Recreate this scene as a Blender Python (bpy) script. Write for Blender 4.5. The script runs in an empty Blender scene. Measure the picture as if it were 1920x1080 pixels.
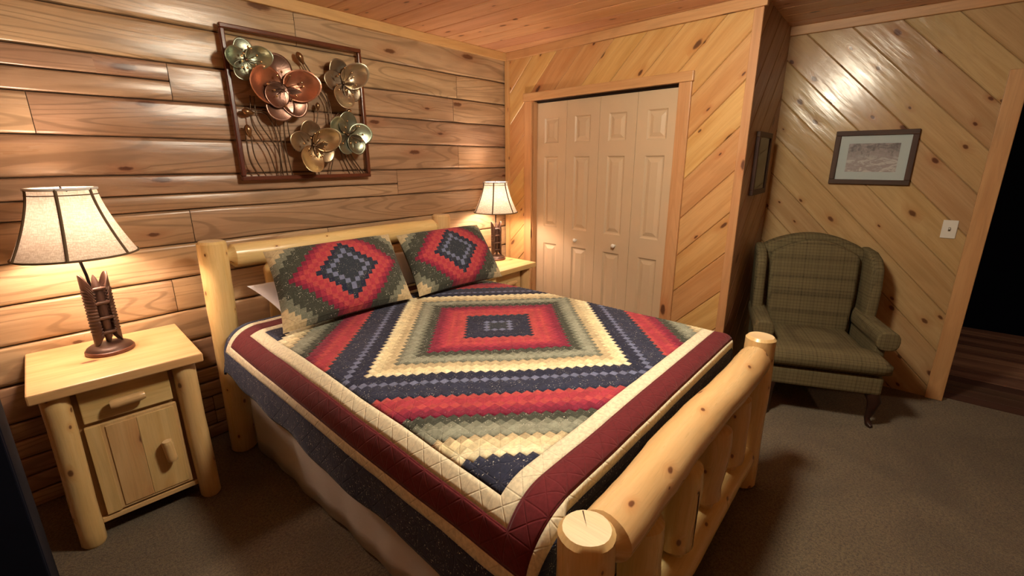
import bpy, bmesh, math, random
from mathutils import Vector, Matrix, noise as mnoise
random.seed(7)
S = bpy.context.scene
COL = S.collection
PI = math.pi

# ------------------------------------------------------------------ camera, world, exposure
CAM_Z = 1.60
yaw, pitch, roll = math.radians(49.252), math.radians(15.553), math.radians(-0.229)
fwd = Vector((math.sin(yaw)*math.cos(pitch), math.cos(yaw)*math.cos(pitch), -math.sin(pitch)))
r0 = Vector((math.cos(yaw), -math.sin(yaw), 0)); u0 = r0.cross(fwd)
rt = r0*math.cos(roll)+u0*math.sin(roll); up = -r0*math.sin(roll)+u0*math.cos(roll)
cam_d = bpy.data.cameras.new('camera'); cam = bpy.data.objects.new('camera', cam_d); COL.objects.link(cam)
cam.matrix_world = Matrix(((rt.x, up.x, -fwd.x, 0), (rt.y, up.y, -fwd.y, 0), (rt.z, up.z, -fwd.z, CAM_Z), (0, 0, 0, 1)))
cam_d.sensor_width = 36; cam_d.lens = 862.57/1920*36; cam_d.clip_start = 0.02
S.camera = cam
w = bpy.data.worlds.new('night'); S.world = w; w.use_nodes = True
w.node_tree.nodes['Background'].inputs[0].default_value = (0.02, 0.025, 0.04, 1)
w.node_tree.nodes['Background'].inputs[1].default_value = 0.3
S.view_settings.view_transform = 'Standard'; S.view_settings.look = 'None'
S.view_settings.gamma = 1.0; S.view_settings.use_curve_mapping = False
S.view_settings.exposure = 0.75
S.cycles.use_denoising = True
S.cycles.max_bounces = 8
LAMP_W = 19.0          # watts of each bedside bulb
LAMP_COL = (1.0, 0.76, 0.60)
CEIL_E = 105.0          # emission of the ceiling globe
CEIL_COL = (1.0, 0.90, 0.70)

# ------------------------------------------------------------------ node helpers
def new_mat(name):
    m = bpy.data.materials.new(name); m.use_nodes = True
    nt = m.node_tree; b = nt.nodes['Principled BSDF']
    return m, nt, b
class NT:
    def __init__(s, nt): s.nt = nt
    def n(s, t, **k):
        o = s.nt.nodes.new(t)
        for a, v in k.items(): setattr(o, a, v)
        return o
    def link(s, a, b): s.nt.links.new(a, b)
    def setin(s, sock, v):
        if isinstance(v, bpy.types.NodeSocket): s.link(v, sock)
        elif v is not None: sock.default_value = v
    def math(s, op, a, b=None, c=None, clamp=False):
        o = s.n('ShaderNodeMath', operation=op, use_clamp=clamp)
        for i, v in enumerate((a, b, c)):
            if v is not None: s.setin(o.inputs[i], v)
        return o.outputs[0]
    def vmath(s, op, a, b=None):
        o = s.n('ShaderNodeVectorMath', operation=op)
        s.setin(o.inputs[0], a)
        if b is not None: s.setin(o.inputs[1], b)
        return o.outputs[0]
    def noise(s, vec, scale=1, detail=2, rough=.5, dist=0):
        o = s.n('ShaderNodeTexNoise'); s.setin(o.inputs['Vector'], vec)
        o.inputs['Scale'].default_value = scale; o.inputs['Detail'].default_value = detail
        o.inputs['Roughness'].default_value = rough; o.inputs['Distortion'].default_value = dist
        return o.outputs['Fac']
    def smooth(s, x, a, b):
        o = s.n('ShaderNodeMapRange', interpolation_type='SMOOTHSTEP')
        s.setin(o.inputs[0], x); o.inputs[1].default_value = a; o.inputs[2].default_value = b
        return o.outputs[0]
    def mix(s, f, a, b, mode='MIX'):
        o = s.n('ShaderNodeMix', data_type='RGBA', blend_type=mode)
        s.setin(o.inputs['Factor'], f)
        for i, v in ((6, a), (7, b)):
            s.setin(o.inputs[i], v if isinstance(v, bpy.types.NodeSocket) else (*v[:3], 1))
        return o.outputs[2]
    def bump(s, h, strength, dist):
        o = s.n('ShaderNodeBump'); s.link(h, o.inputs['Height'])
        o.inputs['Strength'].default_value = strength; o.inputs['Distance'].default_value = dist
        return o.outputs[0]

def wood(name, light, dark, rough=.35, knots=.55, knot_col=(.10, .035, .015), kscale=(2.3, 5.5), wav=.5, ring=.35, tone=.25, coat=.0, ksize=1.0, stain=.0, ringf=75.0):
    """procedural pine: UV is in metres, u along the grain"""
    m, nt, b = new_mat(name); g = NT(nt)
    uv = g.n('ShaderNodeUVMap').outputs[0]; rnd = g.n('ShaderNodeObjectInfo').outputs['Random']
    off = g.n('ShaderNodeCombineXYZ')
    g.link(g.math('MULTIPLY', rnd, 173.0), off.inputs[0]); g.link(g.math('MULTIPLY', rnd, 71.0), off.inputs[1]); g.link(g.math('MULTIPLY', rnd, 37.0), off.inputs[2])
    vec = g.vmath('ADD', uv, off.outputs[0])
    vo = g.n('ShaderNodeTexVoronoi', voronoi_dimensions='2D'); g.link(g.vmath('MULTIPLY', vec, (kscale[0], kscale[1], 1)), vo.inputs['Vector'])
    vo.inputs['Scale'].default_value = 1
    gate = g.n('ShaderNodeSeparateColor'); g.link(vo.outputs['Color'], gate.inputs[0])
    on = g.math('LESS_THAN', gate.outputs[0], knots)
    size = g.math('MULTIPLY_ADD', gate.outputs[1], .07*ksize, .035*ksize)
    wob = g.noise(g.vmath('MULTIPLY', vec, (40, 40, 1)), 1, 1)
    d = g.math('ADD', vo.outputs['Distance'], g.math('MULTIPLY', g.math('SUBTRACT', wob, .5), .05))
    core = g.math('MULTIPLY', g.math('SUBTRACT', 1.0, g.smooth(g.math('DIVIDE', d, size), .6, 1.25)), on)
    halo = g.math('MULTIPLY', g.math('SUBTRACT', 1.0, g.smooth(g.math('DIVIDE', d, size), .6, 4.0)), on)
    bend = g.n('ShaderNodeCombineXYZ'); g.link(g.math('MULTIPLY', halo, .02), bend.inputs[1])
    gv = g.vmath('ADD', vec, bend.outputs[0])
    n1 = g.noise(g.vmath('MULTIPLY', gv, (1.1, 16, 1)), 1, 4, .6, .4)
    n2 = g.noise(g.vmath('MULTIPLY', gv, (7, 170, 1)), 1, 3, .7)
    rn = g.noise(g.vmath('MULTIPLY', gv, (.55, 5.0, 1)), 1, 1.5, .4, .6)
    sw = g.math('SINE', g.math('MULTIPLY', rn, ringf))
    rl = g.smooth(sw, .45, 1.0)
    c = g.mix(g.smooth(n1, .3, .72), light, dark)
    st = g.smooth(g.noise(g.vmath('MULTIPLY', vec, (1.4, 4.5, 1)), 1, 3, .6), .45, .75)
    c = g.mix(g.math('MULTIPLY', st, stain), c, tuple(x*y for x, y in zip(dark, (.62, .62, .66))))
    c = g.mix(g.math('MULTIPLY', rl, ring), c, tuple(x*.55 for x in dark))
    c = g.mix(g.math('MULTIPLY', g.smooth(n2, .45, .75), .25), c, tuple(x*.6 for x in dark))
    c = g.mix(g.math('MULTIPLY', halo, .45), c, tuple(x*y for x, y in zip(dark, (.85, .6, .5))))
    c = g.mix(g.math('MULTIPLY', core, .92), c, knot_col)
    br = g.n('ShaderNodeHueSaturation'); g.link(c, br.inputs['Color'])
    g.link(g.math('MULTIPLY_ADD', rnd, tone, 1-tone*.5), br.inputs['Value'])
    g.link(g.math('MULTIPLY_ADD', rnd, .02, .49), br.inputs['Hue'])
    g.link(br.outputs[0], b.inputs['Base Color'])
    b.inputs['Roughness'].default_value = rough
    g.link(g.math('MULTIPLY_ADD', n1, .15, rough-.07), b.inputs['Roughness'])
    b.inputs['Coat Weight'].default_value = coat; b.inputs['Coat Roughness'].default_value = .18
    hgt = g.math('ADD', g.math('MULTIPLY', n2, .15), g.math('ADD', g.math('MULTIPLY', g.noise(g.vmath('MULTIPLY', vec, (3, 14, 1)), 1, 2), wav*2.0), g.math('MULTIPLY', core, -.06)))
    nb = g.bump(hgt, .55, .004); g.link(nb, b.inputs['Normal']); g.link(nb, b.inputs['Coat Normal'])
    return m

def plain(name, col, rough=.5, metal=0, emit=None, spec=None, bumpscale=None, bumpstr=.2, vary=0):
    m, nt, b = new_mat(name); g = NT(nt)
    b.inputs['Base Color'].default_value = (*col, 1); b.inputs['Roughness'].default_value = rough; b.inputs['Metallic'].default_value = metal
    if spec is not None: b.inputs['Specular IOR Level'].default_value = spec
    if emit: b.inputs['Emission Color'].default_value = (*emit[0], 1); b.inputs['Emission Strength'].default_value = emit[1]
    tc = g.n('ShaderNodeTexCoord').outputs['Object']
    if vary:
        nz = g.noise(tc, 9, 4, .6)
        g.link(g.mix(nz, tuple(c*(1-vary) for c in col), tuple(min(1, c*(1+vary)) for c in col)), b.inputs['Base Color'])
    if bumpscale:
        nz = g.noise(tc, bumpscale, 3)
        g.link(g.bump(nz, bumpstr, .003), b.inputs['Normal'])
    return m

# ------------------------------------------------------------------ materials
M = {}
M['siding'] = wood('log_siding_wood', (.50, .335, .20), (.36, .225, .125), rough=.28, knots=.35, kscale=(1.6, 5), wav=.7, ring=.55, tone=.30, stain=.6, ringf=105.0)
M['pine'] = wood('honey_pine_wood', (.62, .365, .150), (.52, .265, .090), rough=.32, knots=.5, kscale=(2.6, 6.2), wav=.5, ring=.10, tone=.16)
M['pine_c'] = wood('varnished_pine_wood', (.54, .37, .185), (.43, .265, .115), rough=.20, knots=.45, kscale=(4.4, 8.0), wav=.75, ring=.08, tone=.16, ksize=1.15, stain=.18)
M['ceil'] = wood('ceiling_pine_wood', (.72, .41, .235), (.60, .30, .15), rough=.32, knots=.75, kscale=(2.6, 6.0), wav=.5, ring=.15, tone=.2, ksize=.8)
M['trim'] = wood('trim_pine_wood', (.60, .345, .155), (.51, .265, .105), rough=.4, knots=.25, wav=.15, ring=.15, tone=.12)
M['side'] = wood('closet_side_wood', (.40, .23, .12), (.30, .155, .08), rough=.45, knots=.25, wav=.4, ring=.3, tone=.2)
M['log'] = wood('peeled_log_wood', (.74, .53, .255), (.64, .41, .165), rough=.28, knots=.7, kscale=(5.5, 9.0), knot_col=(.16, .06, .025), wav=.35, ring=.05, tone=.1, ksize=.8)
M['logend'] = wood('cut_log_end_wood', (.78, .60, .36), (.70, .49, .26), rough=.4, knots=0, wav=.1, ring=.12, tone=.05)
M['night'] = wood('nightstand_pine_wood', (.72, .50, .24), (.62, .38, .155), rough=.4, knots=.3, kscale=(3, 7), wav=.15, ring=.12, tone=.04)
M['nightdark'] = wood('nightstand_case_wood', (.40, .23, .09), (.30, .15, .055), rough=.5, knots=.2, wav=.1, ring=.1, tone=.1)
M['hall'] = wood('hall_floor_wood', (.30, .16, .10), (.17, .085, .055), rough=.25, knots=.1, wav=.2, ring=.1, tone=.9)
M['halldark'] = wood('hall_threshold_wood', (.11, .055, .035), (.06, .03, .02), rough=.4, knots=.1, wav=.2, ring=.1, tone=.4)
M['dark_void'] = plain('unlit_room_black', (.006, .006, .009), .9)  # near-black colour stands in for the darkness beyond the doorway
M['gap'] = plain('dark_backing_board', (.05, .026, .012), .9, vary=.3)
M['door'] = plain('almond_door_paint', (.56, .415, .27), .42, bumpscale=90, bumpstr=.12, vary=.04)
M['white'] = plain('white_plastic', (.75, .73, .66), .35, vary=.02)
M['knob'] = plain('white_ceramic', (.80, .76, .68), .2, vary=.02)
M['linen'] = plain('white_pillow_cotton', (.78, .80, .86), .9, bumpscale=30, bumpstr=.3, vary=.03)
M['skirt'] = plain('beige_bed_skirt_cloth', (.52, .47, .41), .95, bumpscale=60, bumpstr=.3, vary=.08)
M['bronze'] = plain('lamp_bronze', (.075, .036, .026), .42, .25, bumpscale=25, bumpstr=.3, vary=.35)
M['copperrim'] = plain('lamp_base_reddish_wood', (.16, .05, .028), .4, vary=.3)
M['blackrod'] = plain('black_metal_rod', (.012, .010, .010), .35, .6, vary=.2)
M['piping'] = plain('brown_shade_piping', (.13, .085, .045), .8, vary=.2)
M['frame'] = wood('mahogany_frame_wood', (.13, .032, .016), (.075, .018, .010), rough=.25, knots=0, wav=.05, ring=.2, tone=.05)
M['frame2'] = wood('walnut_frame_wood', (.085, .036, .017), (.045, .019, .010), rough=.62, knots=0, wav=.1, ring=.2, tone=.05)
M['stem'] = plain('bronze_wire', (.10, .06, .035), .35, .8, vary=.25)
M['bud'] = plain('antique_brass_bud', (.30, .18, .09), .28, .9, vary=.3)
M['bead'] = plain('brass_bead', (.65, .48, .28), .2, 1.0, vary=.1)
M['navycab'] = plain('near_black_navy_lacquer', (.003, .004, .010), .85, spec=.1, vary=.3)
M['legwood'] = plain('dark_mahogany_leg', (.028, .010, .007), .3, vary=.3)
M['tape'] = plain('door_track_steel', (.05, .035, .03), .4, .5, vary=.2)

def petal_mat(name, c1, c2):
    m, nt, b = new_mat(name); g = NT(nt)
    uv = g.n('ShaderNodeUVMap').outputs[0]
    sep = g.n('ShaderNodeSeparateXYZ'); g.link(uv, sep.inputs[0])
    nz = g.noise(g.vmath('MULTIPLY', uv, (6, 60, 1)), 1, 3)
    f = g.math('ADD', g.math('MULTIPLY', sep.outputs[0], .8), g.math('MULTIPLY', nz, .3), clamp=True)  # lighter towards the tip: lit gradient put into the colour
    g.link(g.mix(f, c1, c2), b.inputs['Base Color'])
    b.inputs['Metallic'].default_value = .88; b.inputs['Roughness'].default_value = .30
    g.link(g.bump(nz, .25, .002), b.inputs['Normal'])
    return m
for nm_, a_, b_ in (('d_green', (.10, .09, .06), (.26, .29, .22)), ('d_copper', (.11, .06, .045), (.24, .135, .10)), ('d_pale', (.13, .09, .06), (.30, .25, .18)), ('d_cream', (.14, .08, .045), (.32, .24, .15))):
    M[nm_] = petal_mat(nm_.replace('d_', 'shaded_')+'_petal_metal', a_, b_)  # shaded copies of the petal metals, with the shade put into the colour
M['p_green'] = petal_mat('verdigris_petal_metal', (.20, .17, .10), (.48, .58, .44))
M['p_copper'] = petal_mat('copper_petal_metal', (.28, .11, .06), (.62, .30, .19))
M['p_pale'] = petal_mat('pale_gold_petal_metal', (.26, .16, .10), (.62, .56, .40))
M['p_cream'] = petal_mat('cream_petal_metal', (.30, .15, .06), (.66, .56, .34))

def carpet_mat():
    m, nt, b = new_mat('taupe_carpet_pile'); g = NT(nt)
    p = g.n('ShaderNodeTexCoord').outputs['Object']
    big = g.noise(p, 1.6, 3, .55, .8); mid = g.noise(p, 14, 3, .6); fine = g.noise(p, 85, 4, .8); tuft = g.noise(p, 190, 3, .7)
    c = g.mix(g.smooth(big, .3, .7), (.125, .092, .048), (.225, .170, .092))
    c = g.mix(g.math('MULTIPLY', g.smooth(mid, .35, .7), .35), c, (.15, .10, .062))
    c = g.mix(g.math('MULTIPLY', g.smooth(fine, .42, .60), .8), c, (.075, .052, .036))
    c = g.mix(g.math('MULTIPLY', g.smooth(tuft, .52, .66), .45), c, (.40, .30, .19))
    g.link(c, b.inputs['Base Color']); b.inputs['Roughness'].default_value = .95; b.inputs['Specular IOR Level'].default_value = .1
    b.inputs['Sheen Weight'].default_value = .15
    h = g.math('ADD', g.math('MULTIPLY', fine, .8), g.math('ADD', g.math('MULTIPLY', tuft, .5), g.math('MULTIPLY', mid, .6)))
    g.link(g.bump(h, 1.0, .012), b.inputs['Normal'])
    return m
M['carpet'] = carpet_mat()

def fabric_mat(name, star=.088):
    """quilted printed cotton: colour from the patch attribute, stitched star creases in the relief"""
    m, nt, b = new_mat(name); g = NT(nt)
    at = g.n('ShaderNodeVertexColor', layer_name='patch'); uv = g.n('ShaderNodeUVMap').outputs[0]
    sp = g.noise(uv, 170, 2, .5); sp2 = g.noise(uv, 75, 3, .6); cl = g.noise(uv, 33, 2)
    c = g.mix(g.math('MULTIPLY', g.smooth(sp2, .35, .7), .45), at.outputs[0], g.mix(1.0, at.outputs[0], (.50, .50, .50), 'MULTIPLY'))
    fl = g.math('MULTIPLY', g.math('MULTIPLY', g.smooth(sp, .60, .70), g.smooth(cl, .45, .6)), at.outputs['Alpha'])
    c = g.mix(fl, c, (.75, .72, .62))
    g.link(c, b.inputs['Base Color']); b.inputs['Roughness'].default_value = .9; b.inputs['Specular IOR Level'].default_value = .2
    b.inputs['Sheen Weight'].default_value = .1
    cell = g.vmath('SUBTRACT', g.vmath('FRACTION', g.vmath('DIVIDE', uv, (star, star, 1))), (.5, .5, 0))
    s = g.n('ShaderNodeSeparateXYZ'); g.link(cell, s.inputs[0])
    th = g.math('ARCTAN2', s.outputs[1], s.outputs[0])
    rad = g.math('SQRT', g.math('ADD', g.math('MULTIPLY', s.outputs[0], s.outputs[0]), g.math('MULTIPLY', s.outputs[1], s.outputs[1])))
    ray = g.smooth(g.math('MULTIPLY', g.math('ABSOLUTE', g.math('SINE', g.math('MULTIPLY', th, 4.0))), rad), 0, .16)
    ringc = 1.0
    hgt = g.math('ADD', g.math('MULTIPLY', g.math('MULTIPLY', ray, ringc), 1.0), g.math('MULTIPLY', sp2, .25))
    g.link(g.bump(hgt, .40, .004), b.inputs['Normal'])
    return m
M['quilt'] = fabric_mat('quilted_patchwork_cotton'); M['sham'] = fabric_mat('patchwork_sham_cotton', .09)

def tweed_mat():
    m, nt, b = new_mat('olive_plaid_tweed'); g = NT(nt)
    p = g.n('ShaderNodeTexCoord').outputs['Object']
    s = g.n('ShaderNodeSeparateXYZ'); g.link(p, s.inputs[0])
    c = g.mix(g.noise(p, 7, 3), (.140, .114, .058), (.175, .140, .073))
    tot = None
    for i, f in ((0, 300.0), (1, 300.0), (2, 300.0)):
        wv = g.smooth(g.math('SINE', g.math('MULTIPLY', s.outputs[i], f)), .45, .95)
        wv2 = g.smooth(g.math('SINE', g.math('MULTIPLY', s.outputs[i], f*.27)), .8, 1.0)
        l = g.math('ADD', g.math('MULTIPLY', wv, .42), g.math('MULTIPLY', wv2, .25))
        tot = l if tot is None else g.math('ADD', tot, l)
    nz = g.noise(p, 260, 2, .6)
    c = g.mix(g.math('MULTIPLY', tot, g.math('MULTIPLY_ADD', nz, .8, .1), clamp=True), c, (.028, .020, .013))
    g.link(c, b.inputs['Base Color']); b.inputs['Roughness'].default_value = .95; b.inputs['Specular IOR Level'].default_value = .15
    g.link(g.bump(g.math('ADD', nz, tot), .35, .002), b.inputs['Normal'])
    return m
M['tweed'] = tweed_mat()

def shade_mat():
    m, nt, b = new_mat('linen_lamp_shade'); g = NT(nt); nt.nodes.remove(b)
    p = g.n('ShaderNodeTexCoord').outputs['Object']
    n1 = g.noise(g.vmath('MULTIPLY', p, (260, 260, 30)), 1, 3, .6); n2 = g.noise(g.vmath('MULTIPLY', p, (40, 40, 300)), 1, 3, .6)
    f = g.smooth(g.math('ADD', g.math('MULTIPLY', n1, .5), g.math('MULTIPLY', n2, .5)), .42, .62)
    c = g.mix(f, (.62, .52, .40), (.84, .76, .64))
    d = g.n('ShaderNodeBsdfDiffuse'); t = g.n('ShaderNodeBsdfTranslucent'); mx = g.n('ShaderNodeMixShader'); mx.inputs[0].default_value = .055
    g.link(c, d.inputs[0]); g.link(c, t.inputs[0]); g.link(d.outputs[0], mx.inputs[1]); g.link(t.outputs[0], mx.inputs[2])
    nt.links.new(mx.outputs[0], nt.nodes['Material Output'].inputs[0])
    return m
M['shade'] = shade_mat()
M['shaderim'] = plain('white_shade_rim', (.75, .73, .70), .5, vary=.05)
M['bulb'] = plain('frosted_bulb_glass', (.9, .85, .75), .4, emit=((1, .8, .58), 6.0))
M['globe'] = plain('lit_opal_globe_glass', (.9, .88, .8), .3, emit=(CEIL_COL, CEIL_E))
M['hallglobe'] = plain('dim_opal_globe_glass', (.9, .86, .78), .3, emit=((1.0, .70, .5), 110.0))
M['brass'] = plain('brushed_brass_pan', (.55, .38, .16), .35, 1.0, vary=.1)

def print_mat():
    m, nt, b = new_mat('grey_landscape_print'); g = NT(nt)
    uv = g.n('ShaderNodeUVMap').outputs[0]
    s = g.n('ShaderNodeSeparateXYZ'); g.link(uv, s.inputs[0]); v = s.outputs[1]
    n1 = g.noise(g.vmath('MULTIPLY', uv, (14, 30, 1)), 1, 5, .65, 1.5); n2 = g.noise(g.vmath('MULTIPLY', uv, (60, 22, 1)), 1, 4, .7)
    c = g.mix(g.smooth(n1, .35, .65), (.30, .25, .24), (.09, .075, .075))
    snow = g.math('MULTIPLY', g.smooth(v, .17, .05), g.smooth(n1, .42, .58))
    c = g.mix(g.math('MULTIPLY', snow, .9), c, (.52, .48, .45))
    trees = g.math('MULTIPLY', g.smooth(n2, .52, .64), g.smooth(v, .06, .14))
    c = g.mix(g.math('MULTIPLY', trees, .7), c, (.05, .045, .045))
    g.link(c, b.inputs['Base Color']); b.inputs['Roughness'].default_value = .5
    return m
M['print'] = print_mat()
M['matboard'] = plain('pale_blue_grey_mat_board', (.42, .47, .46), .7, vary=.03)
M['darkprint'] = plain('dark_sepia_print', (.16, .10, .06), .5, vary=.5)
def glass_mat():
    m, nt, b = new_mat('picture_glass'); g = NT(nt); nt.nodes.remove(b)
    t = g.n('ShaderNodeBsdfTransparent'); gl = g.n('ShaderNodeBsdfGlossy'); gl.inputs['Roughness'].default_value = .05
    fr = g.n('ShaderNodeFresnel'); fr.inputs[0].default_value = 1.35; mx = g.n('ShaderNodeMixShader')
    g.link(fr.outputs[0], mx.inputs[0]); g.link(t.outputs[0], mx.inputs[1]); g.link(gl.outputs[0], mx.inputs[2])
    nt.links.new(mx.outputs[0], nt.nodes['Material Output'].inputs[0]); return m
M['glass'] = glass_mat()

# ------------------------------------------------------------------ mesh helpers
class MB:
    def __init__(s): s.v = []; s.f = []; s.uv = []; s.mi = []; s.col = []
    def face(s, pts, uvs=None, mi=0, col=None):
        k = len(s.v); s.v += [tuple(p) for p in pts]; s.f.append(tuple(range(k, k+len(pts))))
        s.uv.append(list(uvs) if uvs else [(0, 0)]*len(pts)); s.mi.append(mi); s.col.append(col)
    def grid(s, P, UV=None, mi=0, flip=False, col=None, close_u=False):
        """P[i][j] points; shared vertices"""
        k = len(s.v); n = len(P); m = len(P[0])
        for r_ in P: s.v += [tuple(p) for p in r_]
        for i in range(n-1):
            for j in range(m-1):
                q = [k+i*m+j, k+i*m+j+1, k+(i+1)*m+j+1, k+(i+1)*m+j]
                u = [UV[i][j], UV[i][j+1], UV[i+1][j+1], UV[i+1][j]] if UV else [(0, 0)]*4
                if flip: q.reverse(); u.reverse()
                s.f.append(tuple(q)); s.uv.append(u); s.mi.append(mi); s.col.append(col(i, j) if col else None)
    def box(s, lo, hi, grain=None, mi=0, T=None):
        lo = Vector(lo); hi = Vector(hi); d = hi-lo
        if grain is None: grain = max(range(3), key=lambda i: d[i])
        o = random.uniform(0, 9)
        for ax in range(3):
            a, b = [i for i in range(3) if i != ax]
            for sd in (0, 1):
                c = []
                for ua, ub in ((0, 0), (1, 0), (1, 1), (0, 1)):
                    p = [0, 0, 0]; p[ax] = (lo, hi)[sd][ax]; p[a] = (lo, hi)[ua][a]; p[b] = (lo, hi)[ub][b]; c.append(Vector(p))
                nrm = (c[1]-c[0]).cross(c[2]-c[0])
                if nrm[ax]*(1 if sd else -1) < 0: c.reverse()
                if grain == ax: uv = [(p[a]*.3, p[b]+o) for p in c]
                else:
                    oth = a if b == grain else b
                    uv = [(p[grain], p[oth]+o+ax*.37+sd*.21) for p in c]
                s.face([T(p) if T else p for p in c], uv, mi)
    def tube(s, pts, rad, seg=12, cap=True, mi=0, capmi=None, wob=0, seed=0, uvs=1.0):
        pts = [Vector(p) for p in pts]; n = len(pts)
        rad = rad if isinstance(rad, (list, tuple)) else [rad]*n
        t0 = (pts[1]-pts[0]).normalized()
        ref = Vector((0, 0, 1)) if abs(t0.z) < .9 else Vector((1, 0, 0))
        a = t0.cross(ref).normalized(); rows = []; uvr = []; L = 0
        for i in range(n):
            t = (pts[min(i+1, n-1)]-pts[max(i-1, 0)]).normalized()
            a = (a-t*a.dot(t)).normalized(); b = t.cross(a)
            if i: L += (pts[i]-pts[i-1]).length
            row = []; ur = []
            for j in range(seg+1):
                th = 2*PI*(j % seg)/seg; r = rad[i]
                if wob:
                    r *= 1+wob*(mnoise.noise(Vector((math.cos(th)*.9+seed, math.sin(th)*.9, L*6+seed*3)))+.6*mnoise.noise(Vector((math.cos(th)*2.2+seed, math.sin(th)*2.2, L*14))))
                row.append(pts[i]+(a*math.cos(th)+b*math.sin(th))*r); ur.append((L*uvs, j/seg*2*PI*max(rad)*uvs))
            rows.append(row); uvr.append(ur)
        k = len(s.v)
        for r_ in rows: s.v += [tuple(p) for p in r_[:seg]]
        for i in range(n-1):
            for j in range(seg):
                j2 = (j+1) % seg
                s.f.append((k+i*seg+j, k+i*seg+j2, k+(i+1)*seg+j2, k+(i+1)*seg+j)); s.mi.append(mi); s.col.append(None)
                s.uv.append([uvr[i][j], uvr[i][j+1], uvr[i+1][j+1], uvr[i+1][j]])
        if cap:
            cm = mi if capmi is None else capmi
            for i, rev in ((0, True), (n-1, False)):
                q = rows[i][:seg]; uv = [(math.cos(2*PI*j/seg)*rad[i]+seed, math.sin(2*PI*j/seg)*rad[i]) for j in range(seg)]
                q = list(q)
                if rev: q.reverse(); uv.reverse()
                s.face(q, uv, cm)
    def lathe(s, prof, seg=24, c=(0, 0, 0), mi=0):
        c = Vector(c); P = []; U = []
        for i, (r, z) in enumerate(prof):
            P.append([c+Vector((r*math.cos(2*PI*j/seg), r*math.sin(2*PI*j/seg), z)) for j in range(seg+1)])
            U.append([(z, j/seg*2*PI*r) for j in range(seg+1)])
        s.grid(P, U, mi, flip=True)
    def prism(s, outline, axis, d0, d1, mi=0, T=None):
        """outline list of 2D points (ccw); extruded along axis from d0 to d1"""
        def mk(p, d):
            q = list(p); q.insert(axis, d); q = Vector(q); return T(q) if T else q
        k = len(s.v); n = len(outline)
        s.v += [tuple(mk(p, d0)) for p in outline]+[tuple(mk(p, d1)) for p in outline]
        s.f.append(tuple(range(k, k+n))[::-1]); s.uv.append([tuple(p) for p in outline][::-1]); s.mi.append(mi); s.col.append(None)
        s.f.append(tuple(range(k+n, k+2*n))); s.uv.append([tuple(p) for p in outline]); s.mi.append(mi); s.col.append(None)
        for i in range(n):
            j = (i+1) % n
            s.f.append((k+i, k+j, k+n+j, k+n+i)); s.uv.append([(0, i*.05), (0, i*.05+.05), (d1-d0, i*.05+.05), (d1-d0, i*.05)]); s.mi.append(mi); s.col.append(None)
    def build(s, name, mat, parent=None, smooth=False, weld=False, bevel=0, bseg=2, sub=0, solid=0, recalc=False, angle=None):
        me = bpy.data.meshes.new(name); me.from_pydata(s.v, [], s.f)
        ul = me.uv_layers.new(name='UVMap')
        flat = [c for f in s.uv for p in f for c in (p[0], p[1])]
        ul.data.foreach_set('uv', flat)
        for mm in (mat if isinstance(mat, (list, tuple)) else [mat]): me.materials.append(M[mm] if isinstance(mm, str) else mm)
        if any(s.mi): me.polygons.foreach_set('material_index', s.mi)
        if any(c is not None for c in s.col):
            ca = me.color_attributes.new('patch', 'FLOAT_COLOR', 'CORNER')
            arr = []
            for f, c in zip(s.f, s.col): arr += list(c or (1, 1, 1, 1))*len(f)
            ca.data.foreach_set('color', arr)
        if weld or recalc:
            bm = bmesh.new(); bm.from_mesh(me)
            if weld: bmesh.ops.remove_doubles(bm, verts=bm.verts, dist=1e-5)
            if recalc: bmesh.ops.recalc_face_normals(bm, faces=bm.faces)
            bm.to_mesh(me); bm.free()
        if smooth: me.polygons.foreach_set('use_smooth', [True]*len(me.polygons))
        me.update()
        o = bpy.data.objects.new(name, me); COL.objects.link(o)
        if parent: o.parent = parent
        if bevel:
            b = o.modifiers.new('bevel', 'BEVEL'); b.width = bevel; b.segments = bseg; b.limit_method = 'ANGLE'; b.angle_limit = math.radians(35)
        if sub:
            b = o.modifiers.new('sub', 'SUBSURF'); b.levels = sub; b.render_levels = sub
        if solid:
            b = o.modifiers.new('solid', 'SOLIDIFY'); b.thickness = solid; b.offset = -1
        return o
def curve(p, n=16):
    p = [Vector(q) for q in p]; out = []
    q = [p[0]*2-p[1]]+p+[p[-1]*2-p[-2]]
    for i in range(1, len(q)-2):
        for k in range(n//(len(p)-1)+1):
            t = k/(n//(len(p)-1)+1)
            a, b, c, d = q[i-1], q[i], q[i+1], q[i+2]
            out.append(.5*((2*b)+(c-a)*t+(2*a-5*b+4*c-d)*t*t+(3*b-a-3*c+d)*t**3))
    out.append(p[-1]); return out
def tag(o, label=None, cat=None, group=None, kind=None):
    if label: o['label'] = label
    if cat: o['category'] = cat
    if group: o['group'] = group
    if kind: o['kind'] = kind
    return o
def empty(name, loc=(0, 0, 0), rz=0):
    o = bpy.data.objects.new(name, None); COL.objects.link(o); o.location = loc; o.rotation_euler.z = rz; o.empty_display_size = .05
    return o
def copy_tree(o, parent=None):
    c = o.copy(); COL.objects.link(c); c.parent = parent
    for ch in [k for k in ALLKIDS(o)]: copy_tree(ch, c)
    return c
def ALLKIDS(o): return [x for x in list(COL.objects) if x.parent == o]
def bxo(name, lo, hi, mat, parent=None, bevel=.003, grain=None, T=None):
    m = MB(); m.box(lo, hi, grain, T=T); return m.build(name, mat, parent, weld=True, recalc=True, bevel=bevel)

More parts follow.
